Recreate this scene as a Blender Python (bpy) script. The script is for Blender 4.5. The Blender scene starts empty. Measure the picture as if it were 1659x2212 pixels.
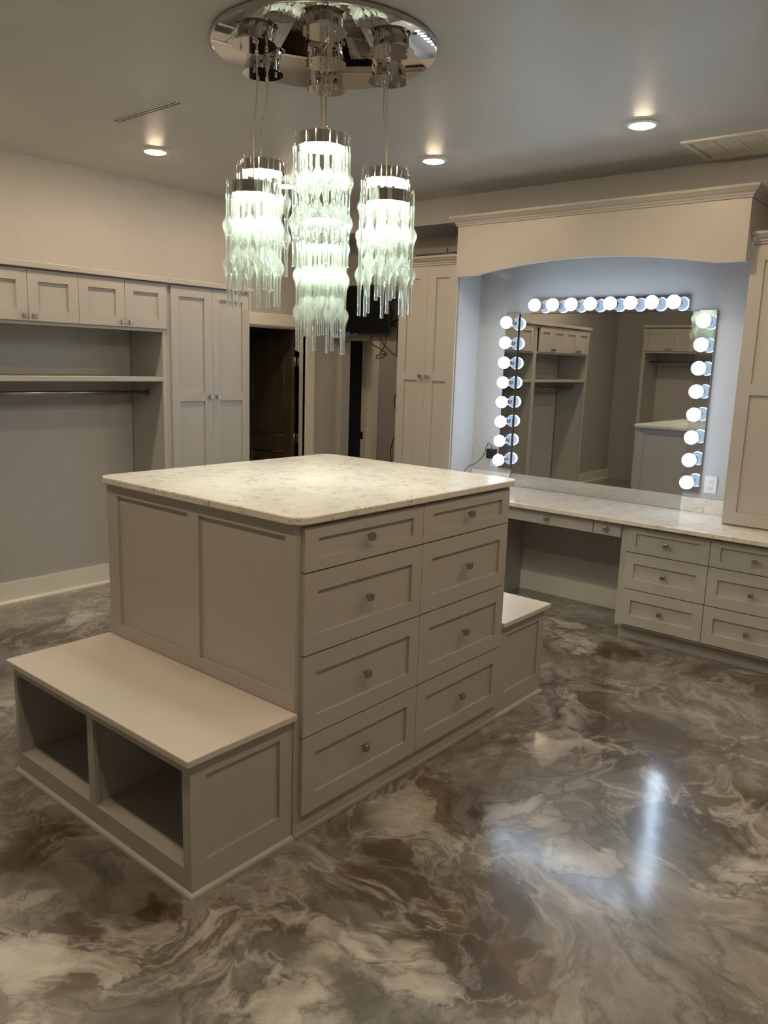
import bpy, bmesh, math, random
from mathutils import Vector, Matrix
random.seed(7)
scene = bpy.context.scene
COL = scene.collection

# ------------------------------------------------------------------ camera
CX, CY, CZ = -1.41599, -1.95233, 1.79954
YAW, PITCH, ROLL, FPX = math.radians(39.79068), math.radians(-10.78504), math.radians(1.80852), 1700.10
f_ = Vector((math.cos(YAW)*math.cos(PITCH), math.sin(YAW)*math.cos(PITCH), math.sin(PITCH)))
r_ = Vector((math.sin(YAW), -math.cos(YAW), 0))
u_ = r_.cross(f_)
r2 = math.cos(ROLL)*r_ + math.sin(ROLL)*u_
u2 = -math.sin(ROLL)*r_ + math.cos(ROLL)*u_
cam = bpy.data.cameras.new('camera'); camo = bpy.data.objects.new('camera', cam); COL.objects.link(camo)
M = Matrix.Identity(4)
for i in range(3):
    M[i][0] = r2[i]; M[i][1] = u2[i]; M[i][2] = -f_[i]; M[i][3] = (CX, CY, CZ)[i]
camo.matrix_world = M
cam.sensor_fit = 'VERTICAL'; cam.sensor_height = 36.0; cam.sensor_width = 27.0
cam.lens = FPX*36.0/2212.0
cam.clip_start = 0.02
scene.camera = camo

# ------------------------------------------------------------------ world, exposure, lamp strengths
wd = bpy.data.worlds.new('world'); scene.world = wd; wd.use_nodes = True
wd.node_tree.nodes['Background'].inputs[0].default_value = (0.02, 0.02, 0.022, 1)
wd.node_tree.nodes['Background'].inputs[1].default_value = 1.0
vs = scene.view_settings
vs.view_transform = 'Standard'; vs.look = 'None'; vs.exposure = 0.27; vs.gamma = 1.0; vs.use_curve_mapping = False
cy = scene.cycles
cy.max_bounces = 7; cy.diffuse_bounces = 4; cy.glossy_bounces = 4; cy.transmission_bounces = 6; cy.transparent_max_bounces = 14
cy.use_light_tree = False
cy.caustics_reflective = False; cy.caustics_refractive = False
CAN_L, CAN_C = 184.0, (1.0, 0.77, 0.52)
BULB_L, BULB_C = 12.3, (0.60, 0.78, 1.0)
LED_L, LED_C = 80.0, (0.94, 1.0, 0.86)

# ------------------------------------------------------------------ materials
def newmat(name):
    m = bpy.data.materials.new(name); m.use_nodes = True
    nt = m.node_tree; nt.nodes.clear()
    out = nt.nodes.new('ShaderNodeOutputMaterial')
    return m, nt, out
def N(nt, t, **kw):
    n = nt.nodes.new(t)
    for k, v in kw.items():
        if k.startswith('i_'):
            n.inputs[k[2:].replace('_', ' ')].default_value = v
        else: setattr(n, k, v)
    return n
def L(nt, a, b): nt.links.new(a, b)
def pos(nt): return N(nt, 'ShaderNodeNewGeometry').outputs['Position']
def ramp(nt, fac, stops, interp='LINEAR'):
    r = N(nt, 'ShaderNodeValToRGB'); cr = r.color_ramp; cr.interpolation = interp
    while len(cr.elements) < len(stops): cr.elements.new(0.5)
    for e, (p, c) in zip(cr.elements, stops):
        e.position = p; e.color = (*c, 1) if len(c) == 3 else c
    L(nt, fac, r.inputs[0]); return r.outputs[0]
def noise(nt, vec, scale, detail=4, rough=.5, dist=0.0, ntype=None):
    n = N(nt, 'ShaderNodeTexNoise')
    if ntype: n.noise_type = ntype
    n.inputs['Scale'].default_value = scale; n.inputs['Detail'].default_value = detail
    n.inputs['Roughness'].default_value = rough; n.inputs['Distortion'].default_value = dist
    L(nt, vec, n.inputs['Vector']); return n
def mixc(nt, fac, a, b, mode='MIX'):
    m = N(nt, 'ShaderNodeMix', data_type='RGBA', blend_type=mode)
    for s, v in ((m.inputs[0], fac), (m.inputs[6], a), (m.inputs[7], b)):
        if hasattr(v, 'is_linked'): L(nt, v, s)
        elif isinstance(v, (int, float)): s.default_value = v
        else: s.default_value = (*v, 1)
    return m.outputs[2]
def principled(name, col, rough=.5, metal=0., spec=.5, var=.04, vscale=6., bump=0., bscale=200., coat=0.):
    m, nt, out = newmat(name)
    b = N(nt, 'ShaderNodeBsdfPrincipled'); L(nt, b.outputs[0], out.inputs[0])
    p = pos(nt)
    n = noise(nt, p, vscale, 3)
    lo = tuple(c*(1-var) for c in col); hi = tuple(min(1, c*(1+var)) for c in col)
    L(nt, ramp(nt, n.outputs[0], [(.3, lo), (.7, hi)]), b.inputs['Base Color'])
    b.inputs['Roughness'].default_value = rough; b.inputs['Metallic'].default_value = metal
    b.inputs['Specular IOR Level'].default_value = spec
    if coat: b.inputs['Coat Weight'].default_value = coat; b.inputs['Coat Roughness'].default_value = .08
    if bump:
        n2 = noise(nt, p, bscale, 2)
        bp = N(nt, 'ShaderNodeBump'); bp.inputs['Strength'].default_value = bump; bp.inputs['Distance'].default_value = .002
        L(nt, n2.outputs[0], bp.inputs['Height']); L(nt, bp.outputs[0], b.inputs['Normal'])
    return m
def emitter(name, col, strength):
    m, nt, out = newmat(name)
    e = N(nt, 'ShaderNodeEmission'); e.inputs[0].default_value = (*col, 1); e.inputs[1].default_value = strength
    L(nt, e.outputs[0], out.inputs[0]); return m

MT = {}
MT['cab'] = principled('cabinet_paint', (.465, .448, .42), .38, var=.015, bump=.05, bscale=60)
MT['wall'] = principled('wall_paint', (.50, .49, .475), .6, var=.02, bump=.12, bscale=150)
MT['ceil'] = principled('ceiling_paint', (.56, .555, .54), .42, var=.015, bump=.35, bscale=90)
MT['white'] = principled('trim_paint', (.84, .81, .71), .35, var=.015)
MT['bench'] = principled('bench_top_paint', (.66, .62, .565), .28, var=.015)
MT['nickel'] = principled('brushed_nickel', (.42, .39, .35), .32, metal=1, var=.06, vscale=40)
MT['chrome'] = principled('chrome', (.72, .70, .67), .05, metal=1, var=.01)
MT['mirrorsteel'] = principled('mirror_polished_steel', (.62, .59, .56), .015, metal=1, var=.01)
MT['barplate'] = principled('chrome_light_bar', (.62, .64, .67), .07, metal=1, var=.01)
MT['mirror'] = principled('mirror_silver', (.70, .71, .69), .0, metal=1, var=.004)
MT['rod'] = principled('steel_rod', (.45, .44, .44), .25, metal=1)
MT['dark'] = principled('dark_shadow_gap', (.02, .02, .02), .8)
MT['doorbrown'] = principled('dark_stained_door', (.105, .075, .045), .4, var=.15, vscale=9)
MT['black'] = principled('black_plastic', (.012, .012, .013), .35)
MT['screen'] = principled('black_screen', (.004, .004, .005), .35, spec=.15)
MT['blue'] = principled('blue_tape', (.03, .12, .42), .6)
MT['plate'] = principled('white_plastic', (.75, .75, .76), .35)
MT['slot'] = principled('slot_dark', (.03, .03, .03), .6)
MT['vent'] = principled('vent_paint', (.80, .77, .69), .4)
MT['cord'] = principled('clear_cord', (.55, .50, .40), .3, metal=.3)
MT['can'] = emitter('warm_can_lens', CAN_C, CAN_L)
MT['bulb'] = emitter('daylight_globe', BULB_C, BULB_L)
MT['bulbneck'] = emitter('daylight_globe_neck', BULB_C, BULB_L*.07)
MT['candim'] = emitter('dim_can_lens', CAN_C, 70.0)
MT['led'] = emitter('cool_led', LED_C, LED_L)

def floor_mat():
    m, nt, out = newmat('marbled_epoxy')
    b = N(nt, 'ShaderNodeBsdfPrincipled'); L(nt, b.outputs[0], out.inputs[0])
    p = pos(nt)
    def warp(vec, scale, amt, detail=3, seed=0.):
        mp = N(nt, 'ShaderNodeVectorMath', operation='ADD'); L(nt, vec, mp.inputs[0]); mp.inputs[1].default_value = (seed, seed*1.7, 0)
        n = noise(nt, mp.outputs[0], scale, detail, .55)
        s = N(nt, 'ShaderNodeVectorMath', operation='SUBTRACT'); L(nt, n.outputs['Color'], s.inputs[0]); s.inputs[1].default_value = (.5, .5, .5)
        k = N(nt, 'ShaderNodeVectorMath', operation='SCALE'); L(nt, s.outputs[0], k.inputs[0]); k.inputs['Scale'].default_value = amt
        a = N(nt, 'ShaderNodeVectorMath', operation='ADD'); L(nt, vec, a.inputs[0]); L(nt, k.outputs[0], a.inputs[1])
        return a.outputs[0]
    def ridge(src, c, stops):
        d = N(nt, 'ShaderNodeMath', operation='SUBTRACT'); L(nt, src, d.inputs[0]); d.inputs[1].default_value = c
        a = N(nt, 'ShaderNodeMath', operation='ABSOLUTE'); L(nt, d.outputs[0], a.inputs[0])
        return ramp(nt, a.outputs[0], [(p_, (v_, v_, v_)) for p_, v_ in stops])
    def mul(a, b): return mixc(nt, 1.0, a, b, 'MULTIPLY')
    def blobs(vec, lst):
        cur = None
        for x, y, r in lst:
            d = N(nt, 'ShaderNodeVectorMath', operation='DISTANCE'); L(nt, vec, d.inputs[0]); d.inputs[1].default_value = (x, y, 0)
            mr = N(nt, 'ShaderNodeMapRange', interpolation_type='SMOOTHSTEP'); L(nt, d.outputs['Value'], mr.inputs[0])
            mr.inputs[1].default_value = 0; mr.inputs[2].default_value = r*1.9; mr.inputs[3].default_value = 1; mr.inputs[4].default_value = 0
            if cur is None: cur = mr.outputs[0]
            else:
                m_ = N(nt, 'ShaderNodeMath', operation='MAXIMUM'); L(nt, cur, m_.inputs[0]); L(nt, mr.outputs[0], m_.inputs[1]); cur = m_.outputs[0]
        return cur
    def madd(a, k, b, c0):
        m_ = N(nt, 'ShaderNodeMath', operation='MULTIPLY_ADD'); L(nt, a, m_.inputs[0]); m_.inputs[1].default_value = k; L(nt, b, m_.inputs[2])
        m2 = N(nt, 'ShaderNodeMath', operation='ADD'); L(nt, m_.outputs[0], m2.inputs[0]); m2.inputs[1].default_value = c0
        return m2.outputs[0]
    BR = [(2.16, -.53, .27), (1.15, -.44, .06), (.55, -.41, .14), (.60, -.68, .17), (.45, -.92, .12), (1.80, -1.26, .24), (-.20, .68, .15), (-.38, .06, .10), (-.12, .12, .07), (3.28, -.03, .14), (.82, 2.91, .2)]
    CR = [(1.25, -.57, .15), (1.11, -.87, .13), (.26, -.76, .11), (.12, -.53, .10), (-.38, .39, .14), (-.54, .10, .09), (1.40, -1.34, .12), (1.33, 3.01, .16), (3.33, .29, .16), (1.79, -.34, .09), (-.02, -.63, .12), (3.11, .15, .12), (-.61, -.02, .07)]
    w1 = warp(p, .8, .9, 2, 3.1)
    w2 = warp(w1, 2.0, .40, 3, 8.2)
    w3 = warp(w2, 6.0, .15, 5, 1.4)
    wb = warp(warp(p, 2.4, .42, 3, 4.4), 7.5, .12, 5, 2.2)
    # smoky taupe/grey body
    n1 = noise(nt, w3, 2.6, 10, .66).outputs[0]
    body = ramp(nt, n1, [(.27, (.050, .043, .036)), (.40, (.125, .110, .094)), (.50, (.195, .175, .154)), (.59, (.27, .248, .222)), (.70, (.43, .40, .36))])
    # brown pools
    nb_ = noise(nt, w3, 1.25, 7, .62).outputs[0]
    bsum = madd(blobs(wb, BR), .36, nb_, -.04)
    bmask = ramp(nt, bsum, [(.535, (0, 0, 0)), (.585, (.8, .8, .8)), (.70, (1, 1, 1))])
    brown = ramp(nt, n1, [(.32, (.024, .015, .007)), (.50, (.070, .044, .021)), (.64, (.14, .090, .043)), (.80, (.32, .245, .16))])
    c1 = mixc(nt, bmask, body, brown)
    # cream pools with feathered insides and dark rims
    np0 = noise(nt, warp(w3, 3.0, .12, 4, 5.), 1.45, 7, .60).outputs[0]
    np_ = madd(blobs(wb, CR), .20, np0, -.03)
    pm = ramp(nt, np_, [(.545, (0, 0, 0)), (.590, (.35, .35, .35)), (.70, (.95, .95, .95))])
    cream = ramp(nt, n1, [(.30, (.25, .23, .20)), (.47, (.46, .435, .39)), (.62, (.64, .61, .56))])
    c2 = mixc(nt, pm, c1, cream)
    c2 = mixc(nt, mul(ridge(np_, .567, [(0, .75), (.007, .45), (.020, 0)]), ramp(nt, n1, [(.42, (0, 0, 0)), (.52, (1, 1, 1))])), c2, (.055, .043, .033))
    # thin pale filigree, patchy
    n3 = noise(nt, w3, 3.4, 6, .58, .2).outputs[0]
    gate = ramp(nt, noise(nt, w1, 1.5, 2, .5).outputs[0], [(.40, (0, 0, 0)), (.58, (1, 1, 1))])
    c3 = mixc(nt, mul(ridge(n3, .5, [(0, .55), (.014, .28), (.045, 0)]), gate), c2, (.56, .53, .48))
    n4 = noise(nt, w3, 2.9, 6, .58, .2).outputs[0]
    c4 = mixc(nt, ridge(n4, .47, [(0, .60), (.012, .28), (.045, 0)]), c3, (.050, .039, .030))
    L(nt, c4, b.inputs['Base Color'])
    b.inputs['Roughness'].default_value = .33
    b.inputs['Specular IOR Level'].default_value = .5
    b.inputs['Coat Weight'].default_value = 1.0; b.inputs['Coat Roughness'].default_value = .13; b.inputs['Coat IOR'].default_value = 1.62
    nb = noise(nt, p, 5.0, 2)
    bp = N(nt, 'ShaderNodeBump'); bp.inputs['Strength'].default_value = .25; bp.inputs['Distance'].default_value = .004
    L(nt, nb.outputs[0], bp.inputs['Height']); L(nt, bp.outputs[0], b.inputs['Coat Normal'])
    return m
MT['floor'] = floor_mat()

def quartz_mat():
    m, nt, out = newmat('speckled_quartz')
    b = N(nt, 'ShaderNodeBsdfPrincipled'); L(nt, b.outputs[0], out.inputs[0])
    p = pos(nt)
    n0 = noise(nt, p, 7, 5, .6, .6)
    c0 = ramp(nt, n0.outputs[0], [(.35, (.70, .665, .60)), (.62, (.765, .73, .665))])
    n1 = noise(nt, p, 32, 3, .55, 1.0)
    d = N(nt, 'ShaderNodeMath', operation='SUBTRACT'); L(nt, n1.outputs[0], d.inputs[0]); d.inputs[1].default_value = .5
    a = N(nt, 'ShaderNodeMath', operation='ABSOLUTE'); L(nt, d.outputs[0], a.inputs[0])
    v = ramp(nt, a.outputs[0], [(0, (1, 1, 1)), (.030, (0, 0, 0))])
    n2 = noise(nt, p, 17, 3, .55)
    g = ramp(nt, n2.outputs[0], [(.52, (.0, .0, .0)), (.60, (.9, .9, .9))])
    mu = mixc(nt, 1.0, v, g, 'MULTIPLY')
    c1 = mixc(nt, mu, c0, (.15, .14, .115))
    L(nt, c1, b.inputs['Base Color']); b.inputs['Roughness'].default_value = .16
    return m
MT['quartz'] = quartz_mat()

def glass_mat():
    m, nt, out = newmat('seeded_glass')
    g = N(nt, 'ShaderNodeBsdfGlass'); g.inputs['Color'].default_value = (.97, 1.0, .975, 1); g.inputs['Roughness'].default_value = .03; g.inputs['IOR'].default_value = 1.46
    t = N(nt, 'ShaderNodeBsdfTranslucent'); t.inputs[0].default_value = (.88, .97, .88, 1)
    d = N(nt, 'ShaderNodeBsdfDiffuse'); d.inputs[0].default_value = (.88, .97, .88, 1)
    tr = N(nt, 'ShaderNodeBsdfTransparent'); tr.inputs[0].default_value = (.975, 1, .98, 1)
    mx0 = N(nt, 'ShaderNodeMixShader'); mx0.inputs[0].default_value = .5; L(nt, t.outputs[0], mx0.inputs[1]); L(nt, d.outputs[0], mx0.inputs[2])
    mx1 = N(nt, 'ShaderNodeMixShader'); mx1.inputs[0].default_value = .55; L(nt, g.outputs[0], mx1.inputs[1]); L(nt, tr.outputs[0], mx1.inputs[2])
    tc = N(nt, 'ShaderNodeTexCoord'); sp = N(nt, 'ShaderNodeSeparateXYZ'); L(nt, tc.outputs['Object'], sp.inputs[0])
    cx_ = N(nt, 'ShaderNodeCombineXYZ'); L(nt, sp.outputs[0], cx_.inputs[0]); L(nt, sp.outputs[1], cx_.inputs[1])
    ln = N(nt, 'ShaderNodeVectorMath', operation='LENGTH'); L(nt, cx_.outputs[0], ln.inputs[0])
    mr = N(nt, 'ShaderNodeMapRange'); L(nt, ln.outputs['Value'], mr.inputs[0])
    for i_, v_ in ((1, .012), (2, .021), (3, .05), (4, .17)): mr.inputs[i_].default_value = v_
    fac = mr.outputs[0]
    mx2 = N(nt, 'ShaderNodeMixShader'); L(nt, fac, mx2.inputs[0]); L(nt, mx1.outputs[0], mx2.inputs[1]); L(nt, mx0.outputs[0], mx2.inputs[2])
    L(nt, mx2.outputs[0], out.inputs[0]); return m
MT['glass'] = glass_mat()

# ------------------------------------------------------------------ mesh helpers (world coordinates)
def BM(): return bmesh.new()
def box(bm, x0, x1, y0, y1, z0, z1, bev=0.0):
    if x1 < x0: x0, x1 = x1, x0
    if y1 < y0: y0, y1 = y1, y0
    if z1 < z0: z0, z1 = z1, z0
    v = [bm.verts.new(p) for p in ((x0,y0,z0),(x1,y0,z0),(x1,y1,z0),(x0,y1,z0),(x0,y0,z1),(x1,y0,z1),(x1,y1,z1),(x0,y1,z1))]
    fs = [bm.faces.new([v[i] for i in q]) for q in ((3,2,1,0),(4,5,6,7),(0,1,5,4),(1,2,6,5),(2,3,7,6),(3,0,4,7))]
    if bev:
        es = list({e for f in fs for e in f.edges})
        bmesh.ops.bevel(bm, geom=es, offset=bev, segments=2, profile=.5, affect='EDGES')
    return bm
def prism(bm, pts, vec, smooth=False):
    a = [bm.verts.new(p) for p in pts]; b = [bm.verts.new(Vector(p)+Vector(vec)) for p in pts]
    n = len(pts)
    bm.faces.new(a[::-1]); bm.faces.new(b)
    for i in range(n):
        f = bm.faces.new((a[i], a[(i+1) % n], b[(i+1) % n], b[i])); f.smooth = smooth
    return bm
def lathe(bm, prof, seg=24, c=(0, 0, 0), axis='Z', cap=True):
    """prof: (r, h) along the axis from centre c"""
    rings = []; brk = set(); pr = []
    for i, q in enumerate(prof):
        pr.append(q)
        if 0 < i < len(prof)-1:
            a = Vector((q[0]-prof[i-1][0], q[1]-prof[i-1][1])); c2_ = Vector((prof[i+1][0]-q[0], prof[i+1][1]-q[1]))
            if a.length > 1e-6 and c2_.length > 1e-6 and a.angle(c2_) > math.radians(48):
                brk.add(len(pr)-1); pr.append(q)
    for r, h in pr:
        ring = []
        for k in range(seg):
            a = 2*math.pi*k/seg
            x, y = r*math.cos(a), r*math.sin(a)
            if axis == 'Z': p = (c[0]+x, c[1]+y, c[2]+h)
            elif axis == 'X': p = (c[0]+h, c[1]+x, c[2]+y)
            else: p = (c[0]+x, c[1]+h, c[2]+y)
            ring.append(bm.verts.new(p))
        rings.append(ring)
    for i in range(len(rings)-1):
        if i in brk: continue
        for k in range(seg):
            f = bm.faces.new((rings[i][k], rings[i][(k+1) % seg], rings[i+1][(k+1) % seg], rings[i+1][k])); f.smooth = True
    if cap:
        bm.faces.new(rings[0][::-1]); bm.faces.new(rings[-1])
    return bm
def tube(bm, pts, r, seg=8):
    pts = [Vector(p) for p in pts]; rings = []
    prev = None
    for i, p in enumerate(pts):
        t = (pts[min(i+1, len(pts)-1)] - pts[max(i-1, 0)]).normalized()
        ref = prev if prev is not None else (Vector((0, 0, 1)) if abs(t.z) < .9 else Vector((1, 0, 0)))
        s = t.cross(ref).normalized() if prev is None else (prev - t*prev.dot(t)).normalized()
        prev = s; w = t.cross(s)
        rings.append([bm.verts.new(p + r*(math.cos(2*math.pi*k/seg)*s + math.sin(2*math.pi*k/seg)*w)) for k in range(seg)])
    for i in range(len(rings)-1):
        for k in range(seg):
            f = bm.faces.new((rings[i][k], rings[i][(k+1) % seg], rings[i+1][(k+1) % seg], rings[i+1][k])); f.smooth = True
    bm.faces.new(rings[0][::-1]); bm.faces.new(rings[-1])
    return bm
def spline(ctrl, n=8):
    P = [Vector(c) for c in ctrl]; P = [P[0]*2-P[1]] + P + [P[-1]*2-P[-2]]; out = []
    for i in range(1, len(P)-2):
        for k in range(n):
            t = k/n; a, b, c, d = P[i-1], P[i], P[i+1], P[i+2]
            out.append(.5*((2*b)+(c-a)*t+(2*a-5*b+4*c-d)*t*t+(3*b-a-3*c+d)*t**3))
    out.append(P[-2]); return out

def wloc(o):
    v = Vector((0, 0, 0))
    while o: v += o.location; o = o.parent
    return v
def link(name, me, mat, parent, loc):
    o = bpy.data.objects.new(name, me); COL.objects.link(o)
    if parent is not None:
        o.parent = parent; o.location = Vector(loc) - wloc(parent)
    else: o.location = loc
    return o
def obj(name, bm, mat, parent=None, loc=None):
    bmesh.ops.recalc_face_normals(bm, faces=bm.faces[:])
    if loc is None:
        xs = [v.co.x for v in bm.verts]; ys = [v.co.y for v in bm.verts]; zs = [v.co.z for v in bm.verts]
        loc = ((min(xs)+max(xs))/2, (min(ys)+max(ys))/2, min(zs))
    loc = Vector(loc)
    for v in bm.verts: v.co -= loc
    me = bpy.data.meshes.new(name); bm.to_mesh(me); bm.free()
    me.materials.append(MT[mat])
    return link(name, me, None, parent, loc)
def thing(name, label, cat, loc, group=None):
    o = bpy.data.objects.new(name, None); COL.objects.link(o); o.location = loc; o.empty_display_size = .1
    o['label'] = label; o['category'] = cat
    if group: o['group'] = group
    return o
def tag(o, label, cat, group=None):
    o['label'] = label; o['category'] = cat
    if group: o['group'] = group
    return o
def struct(name, bm, mat, label=None, cat=None, parent=None):
    o = obj(name, bm, mat, parent)
    if parent is None: o['kind'] = 'structure'
    if label: o['label'] = label
    if cat: o['category'] = cat
    return o

# shaker front: origin = lower-left corner on the OUTER face, U horizontal, NV outward normal
KNOB = {}
def knob(parent, at, NV):
    at = Vector(at); NV = Vector(NV)
    key = tuple(round(c) for c in NV)
    if key not in KNOB:
        bm = BM(); ax = 'X' if abs(NV.x) > .5 else 'Y'; s = NV.x + NV.y
        lathe(bm, [(.006, 0), (.006, s*.016)], 8, (0, 0, 0), ax)
        h = .0145
        if ax == 'X': box(bm, s*.014, s*.032, -h, h, -h, h, .0025)
        else: box(bm, -h, h, s*.014, s*.032, -h, h, .0025)
        bmesh.ops.recalc_face_normals(bm, faces=bm.faces[:])
        me = bpy.data.meshes.new('knob'); bm.to_mesh(me); bm.free(); me.materials.append(MT['nickel']); KNOB[key] = me
    return link('knob', KNOB[key], None, parent, at)
def shaker(name, parent, O, U, NV, w, h, holes, th=.019, knobs=(), mat='cab', rec=.012):
    O = Vector(O); U = Vector(U); NV = Vector(NV); Z = Vector((0, 0, 1))
    P = lambda u, v, n: O + U*u + Z*v + NV*n
    us = sorted({0, w, *[x for a in holes for x in a[:2]]}); vs_ = sorted({0, h, *[x for a in holes for x in a[2:]]})
    bm = BM(); cache = {}
    def V(u, v, n):
        k = (round(u, 5), round(v, 5), n)
        if k not in cache: cache[k] = bm.verts.new(P(u, v, n))
        return cache[k]
    def solid(i, j):
        if i < 0 or j < 0 or i >= len(us)-1 or j >= len(vs_)-1: return False
        cu = (us[i]+us[i+1])/2; cv = (vs_[j]+vs_[j+1])/2
        return not any(a[0] < cu < a[1] and a[2] < cv < a[3] for a in holes)
    for i in range(len(us)-1):
        for j in range(len(vs_)-1):
            if not solid(i, j): continue
            a, b, c, d = us[i], us[i+1], vs_[j], vs_[j+1]
            bm.faces.new((V(a, c, 0), V(b, c, 0), V(b, d, 0), V(a, d, 0)))
            bm.faces.new((V(a, d, -th), V(b, d, -th), V(b, c, -th), V(a, c, -th)))
            for (di, dj, p, q) in ((-1, 0, (a, c), (a, d)), (1, 0, (b, c), (b, d)), (0, -1, (a, c), (b, c)), (0, 1, (a, d), (b, d))):
                if not solid(i+di, j+dj):
                    bm.faces.new((V(*p, 0), V(*q, 0), V(*q, -th), V(*p, -th)))
    o = obj(name, bm, mat, parent)
    for a in holes:
        b2 = BM()
        e = .0
        pts = [P(a[0]+e, a[2]+e, -rec), P(a[1]-e, a[2]+e, -rec), P(a[1]-e, a[3]-e, -rec), P(a[0]+e, a[3]-e, -rec)]
        prism(b2, pts, -NV*(th-rec))
        obj('panel', b2, mat, o)
    for k in knobs: knob(o, P(k[0], k[1], 0), NV)
    return o

CROWN = [(0, 0), (.008, 0), (.010, .012), (.016, .016), (.018, .026), (.030, .034), (.044, .050), (.050, .054), (.052, .070), (0, .070)]
def sweep(bm, path, prof, z, flip=1):
    """path: 2D points; outward is to the right of travel * flip"""
    P = [Vector(p) for p in path]; n = len(P); rings = []
    for i in range(n):
        d0 = (P[i]-P[i-1]).normalized() if i else (P[1]-P[0]).normalized()
        d1 = (P[i+1]-P[i]).normalized() if i < n-1 else d0
        if i == n-1: d1 = d0
        n0 = Vector((d0.y, -d0.x))*flip; n1 = Vector((d1.y, -d1.x))*flip
        m = (n0+n1); m = m/ (m.dot(n0))
        rings.append([bm.verts.new((P[i].x+m.x*o, P[i].y+m.y*o, z+h)) for o, h in prof])
    k = len(prof)
    for i in range(n-1):
        for j in range(k): bm.faces.new((rings[i][j], rings[i][(j+1) % k], rings[i+1][(j+1) % k], rings[i+1][j]))
    bm.faces.new(rings[0][::-1]); bm.faces.new(rings[-1])
    return bm
def rslab(bm, x0, x1, y0, y1, z0, z1, r, seg=8, e=.004):
    """countertop with rounded corners and eased top/bottom arris"""
    def loop(ins, z):
        pts = []
        for cx, cy, a0 in ((x1-r, y1-r, 0), (x0+r, y1-r, 90), (x0+r, y0+r, 180), (x1-r, y0+r, 270)):
            for k in range(seg+1):
                a = math.radians(a0+90*k/seg); pts.append(bm.verts.new((cx+(r-ins)*math.cos(a), cy+(r-ins)*math.sin(a), z)))
        return pts
    rings = [loop(e, z0), loop(0, z0+e), loop(0, z1-e), loop(e, z1)]
    n = len(rings[0])
    for i in range(3):
        for k in range(n): bm.faces.new((rings[i][k], rings[i][(k+1) % n], rings[i+1][(k+1) % n], rings[i+1][k]))
    bm.faces.new(rings[0][::-1]); bm.faces.new(rings[-1]); return bm

# ------------------------------------------------------------------ room shell
XM, XW, XB = -2.80, 4.165, 4.47        # far-left end wall, mirror wall, recessed back wall
YL, YR, ZC = 3.627, -3.30, 3.108
struct('floor', box(BM(), -3.0, 6.3, -3.5, 5.6, -.06, 0), 'floor', 'glossy marbled grey and brown epoxy floor', 'floor')
struct('ceiling', box(BM(), -3.0, XB+.12, -3.5, YL+.12, ZC, ZC+.1), 'ceil', 'grey painted ceiling with recessed lights', 'ceiling')
b = BM()
DX0, DX1, DZ = 3.29, 4.02, 2.085
HX0, HX1 = 4.595, 4.985
for a, c, z0, z1 in ((-3.0, DX0, 0, ZC), (DX0, DX1, DZ, ZC), (DX1, HX0, 0, ZC), (HX0, HX1, DZ, ZC), (HX1, 6.2, 0, ZC)):
    box(b, a, c, YL, YL+.12, z0, z1)
struct('wall_left', b, 'wall', 'grey painted wall behind the hanging closets', 'wall')
b = BM(); OY0, OY1, OZ = 2.50, 3.560, 2.0
box(b, XB, XB+.12, -3.5, OY0, 0, ZC); box(b, XB, XB+.12, OY0, OY1, OZ, ZC); box(b, XB, XB+.12, OY1, YL, 0, ZC)
struct('wall_back', b, 'wall', 'grey wall with the open passage below the screen', 'wall')
struct('wall_alcove', box(BM(), XW, XB, -3.4, 1.727, 0, 2.6), 'wall', 'grey wall behind the vanity mirror', 'wall')
struct('wall_soffit', box(BM(), 3.97, XB, -3.4, YL, 2.91, ZC), 'wall', 'grey dropped soffit along the ceiling above the vanity', 'soffit')
struct('wall_right', box(BM(), -3.0, XB, YR-.12, YR, 0, ZC), 'wall', 'plain grey wall behind the viewer', 'wall')
struct('wall_front', box(BM(), XM-.12, XM, -3.5, YL, 0, ZC), 'wall', 'grey end wall seen in the mirror', 'wall')
# passage and dark rooms beyond
b = BM()
box(b, 6.1, 6.2, 2.0, 5.6, 0, 2.7); box(b, XB+.12, 6.2, 2.0, 2.1, 0, 2.7); box(b, XB+.12, 6.2, 2.0, YL, 2.6, 2.7)
struct('wall_passage', b, 'wall', 'grey walls of the dim passage beyond', 'wall')
b = BM()
box(b, 2.5, 6.2, 5.5, 5.6, 0, 2.7); box(b, 2.5, 2.6, YL+.12, 5.5, 0, 2.7); box(b, 4.50, 4.58, YL+.12, 5.5, 0, 2.7); box(b, 2.5, 6.2, YL+.12, 5.6, 2.6, 2.7)
struct('wall_beyond', b, 'wall', 'walls of the dark rooms behind the doors', 'wall')

# baseboards
def baseboard(name, x0, x1, y0, y1, label):
    b = BM(); box(b, x0, x1, y0, y1, 0, .155, .003)
    o = struct(name, b, 'white', label, 'baseboard')
    return o
o = baseboard('baseboard_left', XM, 2.12, YL-.016, YL, 'cream baseboard along the closet back wall')
box_ = BM(); prism(box_, [(XM, YL-.016, 0), (XM, YL-.034, 0), (XM, YL-.032, .01), (XM, YL-.026, .016), (XM, YL-.016, .02)], (2.12-XM, 0, 0))
obj('shoe_moulding', box_, 'white', o)
baseboard('baseboard_alcove', XW-.016, XW, .11, 1.20, 'cream baseboard in the vanity knee space')
baseboard('baseboard_front', XM, XM+.016, YR, 1.2, 'cream baseboard on the wall behind the viewer')
baseboard('baseboard_right', XM, 3.5, YR, YR+.016, 'cream baseboard on the wall across from the closets')
baseboard('baseboard_passage', HX1+.13, 6.1, YL-.016, YL, 'cream baseboard in the passage')

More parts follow.
